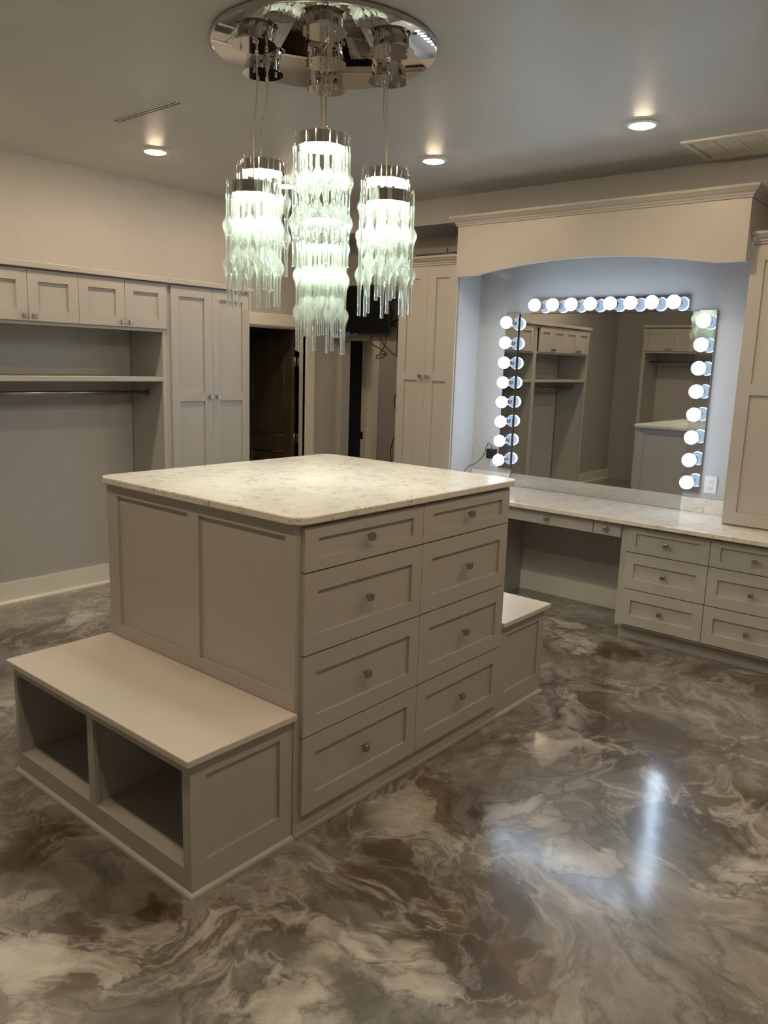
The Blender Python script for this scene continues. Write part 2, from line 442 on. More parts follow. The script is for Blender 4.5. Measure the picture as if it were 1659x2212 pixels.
# door casing on the left wall
b = BM()
def casing(b, x0, x1, zt, yf, w=.105):
    box(b, x1+.012, x1+.012+w, yf-.018, yf, 0, zt+.012+w, .003)
    box(b, x0-.012-w, x0-.012, yf-.018, yf, 0, zt+.012+w, .003)
    box(b, x0-.012, x1+.012, yf-.0175, yf, zt+.012, zt+.012+w, .003)
casing(b, DX0, DX1, DZ, YL)
t1 = struct('trim_1', b, 'white', 'cream casing around the open brown door', 'door trim')
b = BM()
box(b, DX1, DX1+.012, YL-.006, YL+.12, 0, DZ+.012); box(b, DX0-.012, DX0, YL-.006, YL+.12, 0, DZ+.012); box(b, DX0, DX1, YL-.006, YL+.12, DZ, DZ+.012)
obj('jamb', b, 'white', t1)
b = BM()
box(b, DX1-.011, DX1, YL+.03, YL+.07, 0, DZ); box(b, DX0, DX0+.011, YL+.03, YL+.07, 0, DZ); box(b, DX0+.011, DX1-.011, YL+.03, YL+.07, DZ-.011, DZ)
obj('door_stop', b, 'white', t1)
b = BM(); box(b, HX1+.012, HX1+.117, YL-.018, YL, 0, DZ+.117, .003)
t2 = struct('trim_2', b, 'white', 'cream casing in the passage beyond', 'door trim')
b = BM(); box(b, HX1-.001, HX1+.012, YL-.006, YL+.12, 0, DZ+.012); obj('jamb', b, 'white', t2)
b = BM(); box(b, HX1-.012, HX1-.001, YL+.03, YL+.07, 0, DZ); obj('door_stop', b, 'white', t2)
b = BM(); box(b, HX1-.005, HX1-.001, YL+.085, YL+.115, .97, 1.05); obj('strike_plate', b, 'black', t2)

# the open brown door: hinge at x ~3.99, leaf swung 90 degrees into the dark room (visible face looks along -x)
def brown_door():
    y0, y1, z0, z1 = 3.752, 4.452, .01, 2.06
    xf = 3.962                                    # visible face
    b = BM(); box(b, xf+.010, xf+.035, y0, y1, z0, z1)
    d = struct('door_1', b, 'doorbrown', 'dark brown plank-panel door standing open', 'door')
    st = .115
    ya, yb = y0+st, y1-st
    arch = lambda y: 1.80 + .10*(1-((y-(ya+yb)/2)/((yb-ya)/2))**2)
    b = BM()
    box(b, xf, xf+.010, y0, ya, z0, z1); box(b, xf, xf+.010, yb, y1, z0, z1)
    box(b, xf, xf+.010, ya, yb, z0, .22); box(b, xf, xf+.010, ya, yb, .88, 1.05)
    pts = [(xf, ya, z1), (xf, yb, z1)] + [(xf, yb+(ya-yb)*k/16, arch(yb+(ya-yb)*k/16)) for k in range(17)]
    prism(b, pts, (.010, 0, 0))
    obj('frame', b, 'doorbrown', d)
    # raised bead around both panels
    def bead(pts):
        b = BM()
        for a, c in zip(pts, pts[1:]+pts[:1]):
            tube(b, [a, c], .007, 6)
        obj('bead', b, 'doorbrown', d)
    bead([(xf+.004, ya, .22), (xf+.004, yb, .22), (xf+.004, yb, .88), (xf+.004, ya, .88)])
    bead([(xf+.004, ya, 1.05), (xf+.004, yb, 1.05)] + [(xf+.004, yb+(ya-yb)*k/12, arch(yb+(ya-yb)*k/12)) for k in range(13)])
    n = 6; wp = (yb-ya-.02)/n
    for k in range(n):
        p0 = ya+.01+k*wp; p1 = p0+wp
        for lo, hi in ((.235, None), (1.065, 1)):
            b = BM()
            t0 = .865 if hi is None else arch(p0+.004)-.012; t1_ = .865 if hi is None else arch(p1-.004)-.012
            prism(b, [(xf+.010, p0+.005, lo), (xf+.010, p1-.005, lo), (xf+.010, p1-.005, t1_), (xf+.010, p0+.005, t0)], (-.008, 0, 0))
            obj('plank', b, 'doorbrown', d)
    for z in (.28, .98, 1.73):
        b = BM()
        box(b, 3.968, 3.995, y0-.003, y0, z, z+.09); lathe(b, [(.006, z-.004), (.006, z+.094)], 10, (4.000, y0-.006, 0))
        box(b, 4.016, 4.019, YL+.078, YL+.116, z, z+.09)
        obj('hinge', b, 'nickel', d)
brown_door()

# ------------------------------------------------------------------ island
IX0, IX1, IY0, IY1 = .470, 1.905, .020, 1.251
isl = thing('island_cabinet', 'tall grey-beige island cabinet with eight shaker drawers', 'cabinet', (1.19, .63, 0))
b = BM(); box(b, IX0+.019, IX1-.019, IY0, IY1, 0, 1.228); obj('carcass', b, 'cab', isl)
cols = (.496, 1.1915, 1.881); rows = (1.217, 1.046, .731, .409, .092)
for ci in range(2):
    for ri in range(4):
        x0, x1 = cols[ci]+.0015, cols[ci+1]-.0015; z1, z0 = rows[ri]-.003, rows[ri+1]+.003
        w, h = x1-x0, z1-z0; m = .045 if ri == 0 else .072
        shaker('drawer', isl, (x0, 0, z0), (1, 0, 0), (0, -1, 0), w, h, [(.068, w-.065, m, h-m)], knobs=[(w/2-.008, h/2+.006)])
H = 1.228
hl = [(.063, .571, .578, 1.160), (.641, 1.150, .578, 1.160)]
# left end (looks along -x) : u runs along -y so that it is left-to-right from outside
shaker('end_panel', isl, (IX0, IY1, 0), (0, -1, 0), (-1, 0, 0), IY1-IY0, H, [(.083, .599, .578, 1.177), (.669, 1.177, .578, 1.177)])
shaker('end_panel', isl, (IX1, IY0, 0), (0, 1, 0), (1, 0, 0), IY1-IY0, H, [(.054, .562, .578, 1.177), (.632, 1.148, .578, 1.177)])
b = BM(); box(b, IX0, IX1, .012, .0195, 0, .020, .002); obj('shoe_moulding', b, 'cab', isl)
ct = tag(obj('island_countertop', rslab(BM(), .444, 1.934, -.020, 1.288, 1.228, 1.258, .06), 'quartz'), 'speckled cream quartz countertop with rounded corners on the island', 'countertop')

def bench(side):
    nm = 'nearer' if side < 0 else 'farther'
    if side < 0:
        lab = 'low open-front bench with two shoe cubbies at the near end of the island'
        x0, x1 = .010, IX0-.001; sx0, sx1 = -.017, IX0-.001
    else:
        lab = 'low bench at the vanity end of the island'
        x0, x1 = IX1+.001, 2.372; sx0, sx1 = IX1+.001, 2.398
    y0, y1 = .026, 1.245
    t = thing('island_bench', lab, 'bench', ((x0+x1)/2, .63, 0))
    b = BM(); box(b, sx0, sx1, 0, 1.265, .494, .520, .004); obj('seat_top', b, 'bench', t)
    fx = x0 if side < 0 else x1          # open front plane
    s = -side                             # inward direction
    th = .019
    # front face frame with two openings
    cells = [(.050, .610), (.652, 1.213)]
    if side < 0: O, U, NV = (fx, y1+.010, 0), (0, -1, 0), (-1, 0, 0)
    else: O, U, NV = (fx, y0-.001, 0), (0, 1, 0), (1, 0, 0)
    w = 1.23
    Ov = Vector(O); Uv = Vector(U); Nv = Vector(NV)
    b = BM()
    def slab(u0, u1, z0, z1, d0, d1):
        p = Ov+Uv*u0-Nv*d0; q = Ov+Uv*u1-Nv*d1
        box(b, p.x, q.x, p.y, q.y, z0, z1)
    slab(0, .027, 0, .494, 0, th); slab(.587, .629, .096, .452, 0, th); slab(w-.044, w-.0, 0, .494, 0, th)
    slab(.027, w-.044, 0, .096, 0, th); slab(.027, w-.044, .452, .494, 0, th)
    obj('face_frame', b, 'cab', t)
    D = abs(x1-x0)
    b = BM(); slab(.010, w-.022, .060, .094, th, D); obj('cubby_floor', b, 'cab', t)
    b = BM(); slab(.597, .619, .094, .494, th, D-.02); obj('divider', b, 'cab', t)
    b = BM(); slab(.010, w-.022, .094, .494, D-.018, D); obj('back_panel', b, 'cab', t)
    # sides
    ww = D-th if side < 0 else D-th
    if side < 0:
        shaker('side_panel', t, (x0+th, y0, 0), (1, 0, 0), (0, -1, 0), ww, .494, [(.045, ww-.062, .118, .429)], th=.019)
        shaker('side_panel', t, (x1, y1+.008, 0), (-1, 0, 0), (0, 1, 0), ww, .494, [(.062, ww-.045, .118, .429)], th=.019)
    else:
        shaker('side_panel', t, (x0, y0, 0), (1, 0, 0), (0, -1, 0), ww, .494, [(.080, ww-.035, .118, .436)], th=.019)
        shaker('side_panel', t, (x1-th, y1+.008, 0), (-1, 0, 0), (0, 1, 0), ww, .494, [(.045, ww-.062, .118, .429)], th=.019)
    b = BM()
    prof = [(0, 0), (.014, 0), (.0135, .008), (.010, .014), (.004, .018), (0, .020)]
    if side < 0: path = [(x1, y1+.012), (x0, y1+.012), (x0, y0), (x1, y0)]
    else: path = [(x0, y0), (x1, y0), (x1, y1+.012), (x0, y1+.012)]
    sweep(b, path, prof, 0, 1)
    if side < 0:
        pass
    obj('shoe_moulding', b, 'cab', t)
bench(-1); bench(1)

# ------------------------------------------------------------------ left wall closets
FY = 3.161                      # face plane of doors
def closet(x0, x1, label, ndoor_x, first=False):
    """x0..x1 outer; hanging closet with door row on top, shelf, rod"""
    t = thing('hanging_closet', label, 'closet', ((x0+x1)/2, (FY+YL)/2, 0), 'hanging closets along the left wall')
    ff = FY+.019
    for xs in ((x0, x0+.03), (x1-.03, x1)):
        b = BM(); box(b, xs[0], xs[1], ff+.019, YL-.018, 0, 2.32); obj('side_panel', b, 'cab', t)
    b = BM(); box(b, x0, x0+.04, ff, ff+.019, 0, 2.32); obj('stile', b, 'cab', t)
    b = BM(); box(b, x1-.037, x1, ff, ff+.019, 0, 2.32); obj('stile', b, 'cab', t)
    b = BM(); box(b, x0+.04, x1-.037, ff, ff+.019, 1.967, 2.000); obj('rail', b, 'cab', t)
    b = BM(); box(b, x0+.04, x1-.037, ff, ff+.019, 2.29, 2.32); obj('rail', b, 'cab', t)
    b = BM(); box(b, x0+.03, x1-.03, ff+.019, YL-.002, 1.975, 1.993); obj('cabinet_bottom', b, 'cab', t)
    b = BM(); box(b, x0, x1, FY-.018, YL-.002, 2.322, 2.360, .003); obj('top_board', b, 'cab', t)
    for i in range(len(ndoor_x)-1):
        a, c = ndoor_x[i]+.0015, ndoor_x[i+1]-.0015; w = c-a; h = 2.310-1.991
        kx = w-.030 if i % 2 == 0 else .030
        shaker('door', t, (a, FY, 1.991), (1, 0, 0), (0, -1, 0), w, h, [(.070, w-.070, .068, h-.070)], knobs=[(kx, .030)])
    b = BM(); box(b, x0+.03, x1-.03, FY+.022, YL-.002, 1.603, 1.638, .003); obj('shelf', b, 'cab', t)
    b = BM(); box(b, x0+.03, x1-.03, YL-.022, YL-.003, 1.530, 1.601); obj('cleat', b, 'cab', t)
    b = BM(); lathe(b, [(.016, x0+.045), (.016, x1-.045)], 14, (0, 3.375, 1.516), 'X'); obj('hanging_rod', b, 'rod', t)
    for xs in (x0+.030, x1-.045):
        b = BM(); lathe(b, [(.028, xs), (.028, xs+.004), (.020, xs+.008), (.020, xs+.015)], 14, (0, 3.375, 1.516), 'X'); obj('rod_socket', b, 'rod', t)
closet(.660, 2.142, 'hanging closet with four small upper doors, next to the tall cabinet', (.739, 1.0895, 1.439, 1.788, 2.136))
closet(-.850, .658, 'hanging closet at the far-left end of the closet wall', (-.815, -.462, -.110, .242, .592))

def tall_left():
    x0, x1 = 2.143, 2.937; ff = FY+.019
    t = thing('tall_cabinet', 'tall two-door grey cabinet beside the brown door', 'cabinet', ((x0+x1)/2, 3.4, 0))
    b = BM(); box(b, x0, x1, ff, YL-.002, .09, 2.32); obj('carcass', b, 'cab', t)
    b = BM(); box(b, x0, x1, ff+.06, YL-.002, 0, .09); obj('toe_kick', b, 'cab', t)
    b = BM(); box(b, x0, x1+.018, FY-.018, YL-.002, 2.322, 2.360, .003); obj('top_board', b, 'cab', t)
    for i, (a, c) in enumerate(((2.173, 2.551), (2.553, 2.927))):
        w = c-a; z0 = .105; h = 2.310-z0
        shaker('door', t, (a, FY, z0), (1, 0, 0), (0, -1, 0), w, h, [(.070, w-.074, .07, 1.453-z0), (.070, w-.074, 1.520-z0, 2.237-z0)], knobs=[(w-.030 if i == 0 else .038, 1.486-z0)])
tall_left()

# closet on the end wall (seen in the mirror)
def end_closet():
    x, y0, y1 = -2.2, 1.35, 2.95
    t = thing('hanging_closet', 'closet on the end wall, only seen in the mirror beside the island top', 'closet', (-2.5, 2.1, 0))
    b = BM()
    for ys in ((y0, y0+.03), (y1-.03, y1)):
        b = BM(); box(b, XM+.002, x-.02, ys[0], ys[1], 0, 2.43); obj('side_panel', b, 'cab', t)
    b = BM(); box(b, x-.02, x, y0, y0+.05, 0, 2.43); obj('stile', b, 'cab', t)
    b = BM(); box(b, x-.02, x, y1-.05, y1, 0, 2.43); obj('stile', b, 'cab', t)
    b = BM(); box(b, x-.02, x, y0+.05, y1-.05, 2.06, 2.09); obj('rail', b, 'cab', t)
    b = BM(); box(b, XM+.002, x-.02, y0+.03, y1-.03, 2.07, 2.088); obj('cabinet_bottom', b, 'cab', t)
    b = BM(); box(b, XM+.002, x+.04, y0, y1, 2.432, 2.47, .003); obj('top_board', b, 'cab', t)
    ys = [y1-.02-k*.39 for k in range(5)]
    for k in range(4):
        w = ys[k]-ys[k+1]-.003; h = .33
        shaker('door', t, (x+.02, ys[k+1]+.0015, 2.09), (0, 1, 0), (1, 0, 0), w, h, [(.065, w-.065, .065, h-.065)], knobs=[(.03 if k % 2 == 0 else w-.03, .03)])
    b = BM(); lathe(b, [(.016, y0+.032), (.016, y1-.032)], 14, (-2.48, 0, 1.93), 'Y'); obj('hanging_rod', b, 'rod', t)
end_closet()

# ------------------------------------------------------------------ vanity
VF = 3.525                     # drawer face plane
KY0, KY1 = .11, 1.20           # knee space
def vanity_base(y_hi, y_lo, label, ncol):
    t = thing('vanity_cabinet', label, 'cabinet', (3.85, (y_hi+y_lo)/2, 0))
    b = BM(); box(b, VF+.020, XW-.002, y_lo, y_hi, .100, .803); obj('carcass', b, 'cab', t)
    b = BM(); box(b, VF+.085, XW-.017, y_lo, y_hi-.004, 0, .100); obj('toe_kick', b, 'cab', t)
    pw = (y_hi-.042-y_lo)/ncol
    zs = (.788, .616, .366, .118)
    for c in range(ncol):
        for r in range(3):
            a = y_hi-.042-c*pw-.002; w = pw-.004; z1, z0 = zs[r]-.003, zs[r+1]+.003; h = z1-z0
            m = .040 if r == 0 else .070
            shaker('drawer', t, (VF, a, z0), (0, -1, 0), (-1, 0, 0), w, h, [(.062, w-.064, m, h-m)], knobs=[(w/2, h/2)])
    return t
vanity_base(.110, -1.004, 'drawer base cabinet with three-high drawers right of the knee space', 2)
vanity_base(1.733, 1.200, 'base cabinet left of the knee space, mostly hidden behind the island', 1)
t = thing('vanity_apron', 'slim drawer apron spanning the knee space under the vanity top', 'cabinet', (3.85, .65, .69))
b = BM(); box(b, VF+.020, VF+.42, KY0+.001, KY1-.001, .708, .803); obj('frame', b, 'cab', t)
for y1_, y0_ in ((.309, .113), (1.006, .313), (1.198, 1.010)):
    w = y1_-y0_-.002
    b = BM(); box(b, VF, VF+.019, y0_+.001, y1_-.001, .703, .800, .0015); d = obj('drawer', b, 'cab', t)
    knob(d, (VF, (y0_+y1_)/2, .749), (-1, 0, 0))
cb = BM(); box(cb, 3.472, XW-.001, -1.10, 1.733, .804, .834, .003)
vt = tag(obj('vanity_countertop', cb, 'quartz'), 'long cream quartz vanity countertop in front of the mirror', 'countertop')
b = BM(); box(b, XW-.021, XW-.001, 1.358, 1.732, .8345, .935, .002); tag(obj('backsplash', b, 'quartz'), 'short quartz backsplash below the black adapter', 'backsplash')
b = BM(); box(b, XW-.021, XW-.001, -.422, -.048, .8345, .935, .002); tag(obj('backsplash', b, 'quartz'), 'short quartz backsplash below the white outlet beside the tall cabinet', 'backsplash')

MY0, MY1, MZ0, MZ1 = -.046, 1.354, .836, 2.203
b = BM(); box(b, XW-.008, XW-.002, MY0, MY1, MZ0, MZ1)
mir = tag(obj('vanity_mirror', b, 'mirror'), 'large frameless vanity mirror between the bulb strips', 'mirror')

# Hollywood bulb strips
def bulb_me():
    b = BM(); R = .047; prof = []
    for k in range(13):
        a = math.pi*k/12
        prof.append((max(R*math.sin(a), .0005), -R*math.cos(a)))
    lathe(b, prof, 20, (0, 0, 0), 'X'); bmesh.ops.recalc_face_normals(b, faces=b.faces[:])
    for f in b.faces: f.material_index = 1 if f.calc_center_median().x > R*.30 else 0
    me = bpy.data.meshes.new('bulb'); b.to_mesh(me); b.free(); me.materials.append(MT['bulb']); me.materials.append(MT['bulbneck']); return me
def socket_me():
    b = BM(); lathe(b, [(.026, 0), (.026, -.010), (.021, -.013), (.021, -.040), (.016, -.043)], 20, (0, 0, 0), 'X')
    bmesh.ops.recalc_face_normals(b, faces=b.faces[:])
    me = bpy.data.meshes.new('socket'); b.to_mesh(me); b.free(); me.materials.append(MT['chrome']); return me
BME, SME = bulb_me(), socket_me()
def strip(label, y0, y1, z0, z1):
    t = thing('bulb_strip', label, 'vanity light', (XW-.01, (y0+y1)/2, z0), 'bulb strips around the mirror')
    b = BM(); box(b, XW-.026, XW-.001, y0, y1, z0, z1, .002); obj('backplate', b, 'barplate', t)
    vert = (z1-z0) > (y1-y0)
    for k in range(8):
        s = (.076+k*.1524)
        if vert: y, z = (y0+y1)/2, z1-s*(z1-z0)/1.219
        else: y, z = y1-s*(y1-y0)/1.219, (z0+z1)/2
        so = link('socket', SME, None, t, (XW-.026, y, z))
        link('bulb', BME, None, t, (XW-.026-.043-.043, y, z))
strip('horizontal chrome strip of eight white globe bulbs above the mirror', .031, 1.248, 2.205, 2.317)
strip('vertical chrome strip of eight white globe bulbs on the mirror edge near the black adapter', 1.356, 1.470, .971, 2.211)
strip('vertical chrome strip of eight white globe bulbs on the mirror edge near the white outlet', -.162, -.048, .971, 2.211)

# tall cabinets flanking the vanity
TF = 3.831+.019
def vanity_tall(y0, y1, z0, label, doors, zr):
    t = thing('tall_cabinet', label, 'cabinet', (4.1, (y0+y1)/2, z0))
    back = XB-.002 if z0 < .1 else XW-.002
    b = BM(); box(b, TF, back, y0, y1, z0+(.09 if z0 < .1 else 0), 2.585); obj('carcass', b, 'cab', t)
    if z0 < .1:
        b = BM(); box(b, TF+.06, back, y0, y1, 0, .09); obj('toe_kick', b, 'cab', t)
    dz0 = z0+(.105 if z0 < .1 else .012)
    h = 2.555-dz0
    for i, (a, c) in enumerate(doors):      # a > c : left to right as seen
        w = a-c
        kn = [(w-.036 if i == 0 else .036, zr+.033-dz0)] if len(doors) == 2 else []
        shaker('door', t, (TF-.019, a, dz0), (0, -1, 0), (-1, 0, 0), w, h, [(.080, w-.080, .080, zr-dz0), (.080, w-.080, zr+.068-dz0, 2.473-dz0)], knobs=kn)
    b = BM()
    sweep(b, [(back, y1), (TF, y1), (TF, y0)] if z0 < .1 else [(TF, y1), (TF, y0), (back, y0)], CROWN, 2.572, 1)
    obj('crown_moulding', b, 'cab', t)
    return t
_tc = vanity_tall(1.735, 2.335, 0, 'tall two-door cabinet between the vanity and the passage', ((2.325, 2.032), (2.030, 1.745)), 1.660)
b = BM(); box(b, XW-.012, XW+.02, 1.7275, 1.735, .836, 2.50); obj('scribe_strip', b, 'cab', _tc)
vanity_tall(-1.10, -.424, .835, 'tall cabinet standing on the vanity countertop near the white outlet', ((-.427, -1.05),), 1.668)

# arched valance
def valance():
    y0, y1 = -.421, 1.696; xf = 3.740; th = .032
    t = thing('arched_valance', 'arched grey valance with crown moulding above the vanity mirror', 'valance', (3.9, .65, 2.46))
    zb, zt = 2.462, 2.835
    ya, yb = -.245, 1.522
    za = 2.545
    pts = [(xf, y0, zt), (xf, y0, zb), (xf, ya, zb)]
    n = 28
    # circular arc with a chord ya..yb and sagitta za-zb
    c = (yb-ya)/2; s = za-zb; R = (c*c+s*s)/(2*s); ym = (ya+yb)/2
    for k in range(1, n):
        y = ya+(yb-ya)*k/n
        pts.append((xf, y, za-R+math.sqrt(R*R-(y-ym)**2)))
    pts += [(xf, yb, zb), (xf, y1, zb), (xf, y1, zt)]
    b = BM(); prism(b, pts, (th, 0, 0)); obj('front_board', b, 'cab', t)
    for ys in ((y0, y0+.02), (y1-.02, y1)):
        b = BM(); box(b, xf+th, 4.16, ys[0], ys[1], 2.640, zt)
        box(b, xf+th, TF-.021, ys[0], ys[1], zb, 2.640); obj('return_board', b, 'cab', t)
    b = BM(); box(b, xf+th, XW-.001, y0+.021, y1-.021, 2.597, 2.615); obj('top_panel', b, 'cab', t)
    b = BM(); sweep(b, [(4.16, y1), (xf, y1), (xf, y0), (4.16, y0)], CROWN, 2.828, 1); obj('crown_moulding', b, 'cab', t)
valance()

# ------------------------------------------------------------------ screen, cables, gadgets on the far wall
t = thing('television', 'black television mounted above the open passage with blue tape', 'television', (4.33, 3.2, 2.05))
b = BM(); box(b, 4.320, 4.350, 2.835, 3.595, 2.050, 2.505, .004); obj('body', b, 'black', t)
b = BM(); box(b, 4.3185, 4.3205, 2.845, 3.585, 2.064, 2.495); obj('screen', b, 'screen', t)
b = BM(); box(b, 4.350, 4.400, 3.05, 3.38, 2.15, 2.42, .01); obj('rear_housing', b, 'black', t)
b = BM(); box(b, 4.400, XB, 3.16, 3.27, 2.2, 2.36); obj('wall_bracket', b, 'black', t)
b = BM(); box(b, 4.3165, 4.3185, 3.318, 3.425, 2.028, 2.075); obj('masking_tape', b, 'blue', t)
b = BM(); box(b, 4.3170, 4.3185, 3.235, 3.262, 2.053, 2.058); obj('badge', b, 'plate', t)
def cable(pts, label, r=.0045, group='black cables by the television'):
    b = BM(); tube(b, spline(pts, 10), r, 6)
    return tag(obj('cable', b, 'black'), label, 'cable', group)
cable([(4.462, 2.78, 2.37), (4.455, 2.86, 2.38), (4.45, 2.912, 2.365), (4.45, 2.932, 2.332), (4.45, 2.913, 2.274), (4.45, 2.916, 2.20), (4.45, 2.969, 2.159), (4.45, 2.881, 2.167), (4.455, 2.78, 2.23)], 'black cable looping out behind the television edge')
cable([(4.415, 2.931, 2.232), (4.41, 2.879, 2.174), (4.41, 2.782, 2.197), (4.415, 2.812, 2.149), (4.42, 2.922, 2.149), (4.42, 2.855, 2.132), (4.42, 2.76, 2.099)], 'tangled black cable bundle right of the television')
cable([(4.40, 3.08, 2.10), (4.40, 3.097, 2.049), (4.40, 3.128, 1.981), (4.40, 3.03, 1.932), (4.40, 2.927, 1.879), (4.395, 2.96, 1.845), (4.395, 3.026, 1.831), (4.39, 3.040, 1.850), (4.39, 3.0, 1.868), (4.39, 2.915, 1.871)], 'black cable hanging in a loop under the television')
cable([(4.375, 2.917, 2.09), (4.375, 2.915, 1.999), (4.375, 2.945, 1.915), (4.375, 2.988, 1.881)], 'short black cable end dangling under the television', .004)
cable([(4.358, 2.97, 2.09), (4.358, 2.954, 1.998), (4.358, 2.885, 1.932), (4.358, 2.794, 1.868), (4.358, 2.74, 1.869), (4.36, 2.70, 1.90)], 'short black cable sagging towards the tall cabinet')
cable([(4.432, 2.787, 2.367), (4.432, 2.822, 2.066), (4.432, 2.819, 1.868), (4.432, 2.778, 1.762), (4.432, 2.80, 1.552), (4.432, 2.83, 1.432), (4.432, 2.78, 1.214), (4.432, 2.839, 1.038), (4.432, 2.863, .957), (4.432, 2.85, .863), (4.432, 2.80, .5), (4.432, 2.82, .006)], 'long black cable hanging down to the floor in front of the passage', .005)

t = thing('cable_box', 'black electronics tray on top of the tall cabinet', 'electronics', (4.12, 2.05, 2.643))
b = BM(); box(b, 4.00, 4.26, 1.90, 2.30, 2.643, 2.690, .004); obj('body', b, 'black', t)
b = BM(); box(b, 4.02, 4.06, 1.84, 1.90, 2.643, 2.668, .003); obj('plug', b, 'black', t)
b = BM(); lathe(b, [(.004, 2.688), (.004, 2.735)], 8, (4.06, 2.02, 0)); obj('antenna', b, 'black', t)

# outlets
def outlet(y, z, label):
    t = thing('wall_outlet', label, 'outlet', (XW-.003, y, z-.06))
    b = BM(); box(b, XW-.007, XW, y-.042, y+.042, z-.060, z+.060, .002); obj('cover_plate', b, 'plate', t)
    for dz in (-.022, .022):
        b = BM(); box(b, XW-.010, XW-.007, y-.017, y+.017, z+dz-.014, z+dz+.014, .002); s = obj('receptacle', b, 'plate', t)
        b = BM()
        box(b, XW-.0108, XW-.0098, y-.008, y-.006, z+dz-.003, z+dz+.006); box(b, XW-.0108, XW-.0098, y+.006, y+.008, z+dz-.003, z+dz+.005)
        box(b, XW-.0108, XW-.0098, y-.002, y+.002, z+dz-.010, z+dz-.006); obj('slot', b, 'slot', s)
outlet(-.232, 1.037, 'white wall outlet between the bulb strip and the tall cabinet')
outlet(1.515, 1.033, 'white wall outlet behind the plugged-in black adapter')
t = thing('power_adapter', 'black power adapter plugged in beside the mirror', 'adapter', (4.12, 1.535, 1.04))
b = BM(); box(b, XW-.055, XW-.0108, 1.492, 1.572, 1.042, 1.122, .004); obj('housing', b, 'black', t)
b = BM(); tube(b, spline([(4.125, 1.530, 1.120), (4.12, 1.532, 1.150), (4.115, 1.556, 1.168), (4.11, 1.575, 1.120), (4.10, 1.590, 1.060), (4.08, 1.640, 1.000), (4.04, 1.690, .965), (3.98, 1.715, .90), (3.90, 1.718, .838)], 8), .003, 6)
obj('lead', b, 'black', t)

# ------------------------------------------------------------------ ceiling fittings
cans = [(2.965, 2.77, 'recessed warm ceiling light near the far corner, behind the pendants'), (1.79, 2.757, 'recessed warm ceiling light near the linear air slot'),
        (2.963, 1.366, 'recessed warm ceiling light right of the chandelier'), (2.958, -.041, 'recessed warm ceiling light beside the ceiling vent'),
        (.60, 2.757, 'recessed warm ceiling light above the near closet, left of the air slot'), (-.60, 2.757, 'recessed warm ceiling light above the far-left closet end'),
        (2.96, -1.45, 'recessed warm ceiling light past the ceiling vent'), (-.60, 1.366, 'recessed warm ceiling light in front of the end wall closet'),
        (-.60, -.041, 'recessed warm ceiling light over the open floor left of the viewer'), (1.79, -1.45, 'recessed warm ceiling light over the open floor before the drawers'),
        (.60, -1.45, 'recessed warm ceiling light over the floor right of the viewer'), (-.6, -1.45, 'recessed warm ceiling light right above the viewer'),
        ]
cb_ = BM(); lathe(cb_, [(.092, 0), (.090, -.006), (.076, -.012), (.068, -.012), (.068, -.004)], 32, (0, 0, 0), 'Z', cap=False)
lb_ = BM(); lathe(lb_, [(.068, -.006), (.066, -.012), (.050, -.018), (.025, -.021), (.001, -.022)], 32, (0, 0, 0), 'Z', cap=False)
for bm_, n_, m_ in ((cb_, 'trim_ring', 'white'), (lb_, 'lens', 'can')):
    bmesh.ops.recalc_face_normals(bm_, faces=bm_.faces[:])
TRM = bpy.data.meshes.new('trim_ring'); cb_.to_mesh(TRM); TRM.materials.append(MT['white'])
LNM = bpy.data.meshes.new('lens'); lb_.to_mesh(LNM); LNM.materials.append(MT['can'])
for x, y, lab in cans:
    t = thing('recessed_light', lab, 'ceiling light', (x, y, ZC), 'recessed ceiling lights')
    link('trim_ring', TRM, None, t, (x, y, ZC)); link('lens', LNM, None, t, (x, y, ZC))

b = BM(); lathe(b, [(.092, 0), (.090, -.006), (.076, -.012), (.068, -.012), (.068, -.004)], 24, (0, 0, 0), 'Z', cap=False)
t = thing('recessed_light', 'recessed light in the ceiling of the passage beyond', 'ceiling light', (5.45, 2.75, 2.6), 'recessed ceiling lights')
link('trim_ring', TRM, None, t, (5.45, 2.75, 2.6)); LD = LNM.copy(); LD.materials.clear(); LD.materials.append(MT['candim']); link('lens', LD, None, t, (5.45, 2.75, 2.6))
b.free()
t = thing('ceiling_vent', 'large cream return-air grille on the ceiling beside the soffit', 'vent', (3.63, -.5, ZC))
vx0, vx1, vy0, vy1 = 3.40, 3.865, -.91, -.088
b = BM()
zt, zb = ZC, ZC-.014
for a in ((vx0, vx0+.035, vy0, vy1), (vx1-.035, vx1, vy0, vy1), (vx0+.035, vx1-.035, vy0, vy0+.035), (vx0+.035, vx1-.035, vy1-.035, vy1)): box(b, a[0], a[1], a[2], a[3], zb, zt, .002)
obj('frame', b, 'vent', t)
b = BM(); box(b, vx0+.03, vx1-.03, vy0+.03, vy1-.03, zt-.003, zt); obj('backing', b, 'vent', t)
npn = 6; pw = (vy1-vy0-.07)/npn
for k in range(npn):
    a = vy0+.035+k*pw
    if k: 
        b = BM(); box(b, vx0+.035, vx1-.035, a-.008, a+.008, zb+.002, zt); obj('rib', b, 'vent', t)
    b = BM()
    box(b, vx0+.037, vx1-.037, a+.010, a+pw-.010, zb+.004, zb+.007)
    for j in range(12):
        xx = vx0+.050+j*(vx1-vx0-.10)/11.5
        box(b, xx, xx+.010, a+.014, a+pw-.014, zb+.002, zb+.004)
    o = obj('louvres', b, 'vent', t)
t = thing('air_slot', 'slim linear air slot flush in the ceiling', 'vent', (1.28, 2.09, ZC))
b = BM(); box(b, 1.250, 1.262, 1.80, 2.385, ZC-.003, ZC); box(b, 1.272, 1.284, 1.80, 2.385, ZC-.003, ZC); box(b, 1.294, 1.306, 1.80, 2.385, ZC-.003, ZC)
